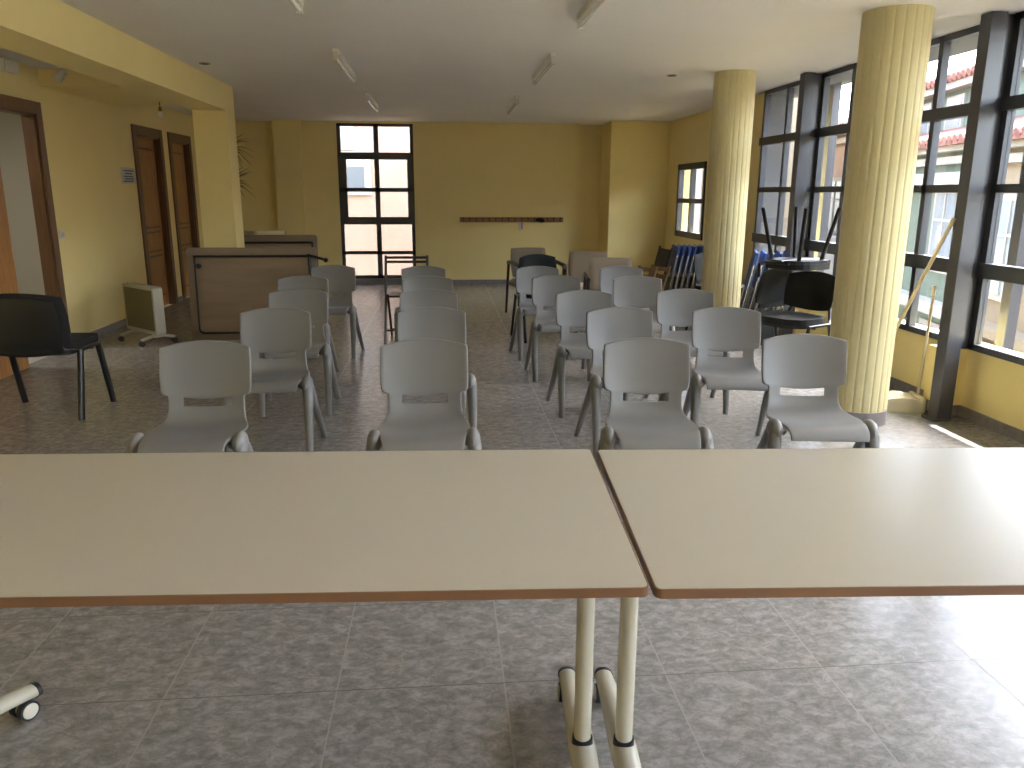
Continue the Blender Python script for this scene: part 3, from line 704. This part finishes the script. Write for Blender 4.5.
for x, y, lab in ((-1.89, 6.98, 'small round ceiling fitting near the beam'), (2.03, 7.2, 'small round ceiling fitting near the far column')):
    t = thing('ceiling_spot', lab, 'ceiling light', (x, y, H), 0, 'small round ceiling fittings')
    MB().cyl((0,0,-.008), (0,0,0), .045, 24).build('ring', M_STEEL, t, True)
    MB().cyl((0,0,-.010), (0,0,-.007), .03, 24).build('lens', M_BLKP, t, True)
lampp = None
for x, y, L, lab in ((-.75, 6.78, 1.2, 'left row, second from the camera'), (.84, 6.78, 1.2, 'right row, second from the camera'), (-.74, 4.05, 1.2, 'left row, cut by the top edge of the photo'), (.82, 4.30, 1.2, 'right row, cut by the top edge of the photo'),
                    (-.76, 9.45, 1.2, 'left row, nearest the far window'), (.83, 9.55, 1.2, 'right row, nearest the far wall')):
    if lampp is None:
        t = thing('fluorescent_lamp', '', 'ceiling light')
        MB().box(-.022, .022, -.6, .6, -.042, 0, bev=.004).build('housing', M_WHITE, t)
        MB().tube([(0, -.58, -.062), (0, .58, -.062)], .013, 14).build('tube', M_TUBE, t, True)
        MB().box(-.016, .016, -.605, -.58, -.08, -.02, bev=.003).build('tube_holder', M_WHEEL, t)
        MB().box(-.016, .016, .58, .605, -.08, -.02, bev=.003).build('tube_holder', M_WHEEL, t)
        lampp = t
    else: t = copy_tree(lampp)
    t.location = (x, y, H)
    tag(t, 'unlit fluorescent batten on the ceiling, ' + lab, 'ceiling light', 'fluorescent ceiling battens')

# ---------------------------------------------------------------- outside
struct(MB().box(3.34, 3.56, WE-.012, WE-.001, SILL, 2.38).box(3.335, 3.56, -2.1, WE-.013, 2.362, 2.379).build('trim_5', M_EAVE), 'grey outer reveal around the window band')
struct(MB().box(XR+.2, 4.22, -4, 16, 2.50, 2.75).build('trim_4', M_EAVE), 'dark eave above the window band outside')
t = tag(MB().box(-40, 60, -40, 80, -3.7, -3.6).build('street', M_STREET), 'pale street and pavement below the windows', 'street', None, 'structure')
for k, y in enumerate((2.6, 3.94, 5.08, 6.60, 7.93, 9.27)):
    tag(MB().box(3.85, 3.93, y-.045, y+.045, -3.6, 2.52, bev=.004).build('outer_post', M_POST),
        ['outer dark post outside the bay at the right edge', 'outer dark post just right of the inner steel post', 'outer dark post right of the broom, behind the glass', 'outer dark post hidden by the near column', 'outer dark post between the fluted columns, behind the glass', 'outer dark post beyond the far bay'][k], 'post', 'posts outside the window band')
def facade(label, t0, t1, eave, m, roofm, rise=1.6, rows=(), depth=8., name='house'):
    """wall line P(t) = (9,13.65)+t*(.208,.978); local x along the wall, local y into the building"""
    o = thing(name, label, 'building', (9+.208*t0, 13.65+.978*t0, -3.6), math.atan2(.978, .208), 'houses across the street')
    L = t1-t0; Hh = eave+3.6
    MB().box(0, L, -depth, 0, 0, Hh).build('wall', m, o)
    # cornice bands
    MB().box(-.05, L+.05, 0, .12, Hh-.35, Hh-.22).box(-.05, L+.05, 0, .22, Hh-.14, Hh).build('cornice', M_WHT, o)
    # tiled roof: ribbed slope
    mb = MB(); n = int(L/.22); bm = mb.bm
    for k in range(n):
        x = k*L/n + .11
        mb.tube([(x, .38, Hh+.02), (x, -depth/2, Hh+rise)], .085, 8, 1)
    MB().prism([(.36, Hh), (-depth/2, Hh+rise-.05), (-depth-.3, Hh), (-depth-.3, Hh-.05), (.36, Hh-.05)], 0, L, Matrix(((0,0,1,0),(1,0,0,0),(0,1,0,0),(0,0,0,1)))).build('roof', roofm, o)
    mb.build('roof_tiles', roofm, o, True)
    for (x, z, w_, h_) in rows:
        f = MB().box(x-w_/2-.1, x+w_/2+.1, -.02, .05, z-.1, z+h_+.1).build('window', M_WHT, o)
        MB().box(x-w_/2, x+w_/2, .05, .06, z, z+h_).build('pane', M_DKGL, f)
        MB().box(x-.025, x+.025, .06, .08, z, z+h_).box(x-w_/2, x+w_/2, .06, .08, z+h_*.62, z+h_*.62+.05).build('glazing_bar', M_WHT, f)
    return o
gr = facade('pale green house with two red roofs, right of the near column', -1.2, 5.6, 2.25, M_GREEN, M_ROOF, 1.15, [(1.2, 3.7, .9, 1.3), (3.6, 3.7, .9, 1.3), (5.8, 3.7, .9, 1.3), (1.2, 1.0, .9, 1.6), (3.6, 1.0, .9, 1.6), (5.8, 1.0, .9, 1.6)])
MB().box(0, 6.8, 0, .3, 5.15, 5.35).box(0, 6.8, 0, .3, 2.9, 3.1).build('ledge', M_WHT, gr)
up_ = MB().box(0.02, 6.75, -6.5, -1.0, 5.8, 7.2).build('upper_floor', M_GREEN, gr)
MB().box(.02, 6.75, -1.0, -.75, 7.05, 7.2).build('upper_cornice', M_WHT, gr)
mb = MB()
for k in range(30): mb.tube([(.13+k*.22, -.65, 7.24), (.13+k*.22, -3.4, 8.15)], .085, 8)
mb.build('upper_roof', M_ROOF, gr, True)
for x in (2.3, 4.0, 5.7):
    f = MB().box(x-.42, x+.42, -1.0, -.95, 6.25, 6.95).build('window', M_WHT, gr)
    MB().box(x-.34, x+.34, -.95, -.94, 6.32, 6.88).build('pane', M_DKGL, f)
cr = facade('cream house with lower red tiled roof at the right edge, above the street sign', -13, -1.5, 2.2, M_CRM, M_ROOF, 1.4, [(10.6, 3.5, .9, 1.4), (8.4, 3.1, 1.0, 1.4), (5.2, 3.1, 1, 1.4), (9.8, .6, 1.0, 1.6)])
MB().box(0, 11.5, 0, .35, 2.9, 3.05).build('ledge', M_CRM, cr)
fr = facade('peach house with red roof seen through the far window bays', 5.8, 20, 3.0, M_PEACH, M_ROOF, 1.5, [(1.5, 4.0, 1.0, 1.3), (4.2, 4.0, 1.0, 1.3), (7.2, 4.0, 1, 1.3), (10.2, 4.0, 1, 1.3)])
MB().box(0, 13, 0, .8, 2.9, 3.9).build('balcony', M_WHT, fr)
# banner / sign on the cream house
t = thing('shop_banner', 'white printed banner across the street, low in the bay at the right edge', 'sign', (9+.208*-2.6, 13.65+.978*-2.6, 0), math.atan2(.978, .208))
MB().box(-1.4, 1.5, .36, .40, -1.75, -.85).build('board', M_PAPER, t)
m = MB()
for k in range(16): m.box(-1.3+k*.13, -1.3+k*.13+.08, .40, .405, -1.02, -.98)
for k, ww in enumerate((.16, .12, .2, .1, .16, .14, .18)): m.box(-1.2+k*.27, -1.2+k*.27+ww, .40, .405, -1.32, -1.14)
m.build('printed_marks', M_INK, t)
MB().box(.92, 1.12, .40, .405, -1.5, -1.3).build('red_mark', M_SIGNR, t)
MB().box(.85, 1.1, .40, .405, -1.26, -1.0).build('blue_mark', M_SIGNB, t)

# neighbour seen through the far window
t = thing('apartment_house', 'peach rendered house wall filling the far window, with one shuttered opening', 'building', (0, 15.6, -3.6))
MB().box(-6, 4, 0, 6, 0, 10).build('wall', M_PEACH, t)
MB().box(-3.0, -1.62, -.03, 0, 5.75, 6.8).build('upper_render', M_WHT, t)
f = MB().box(-2.25, -1.33, -.05, 0, 4.93, 5.72).build('window', M_WHT, t)
MB().box(-2.15, -1.45, -.07, -.05, 5.02, 5.45).build('shutter', M_SHUT, f)
t = thing('garden_wall', 'pale beige house wall seen through the small right window', 'building', (7.2, 19.6, -3.6))
MB().box(0, 2.4, 0, 14, 0, 7.5).build('wall', M_CRM, t)
MB().box(-.08, 0, 2.2, 3.0, 3.6, 6.6).build('pier', M_WHT, t)
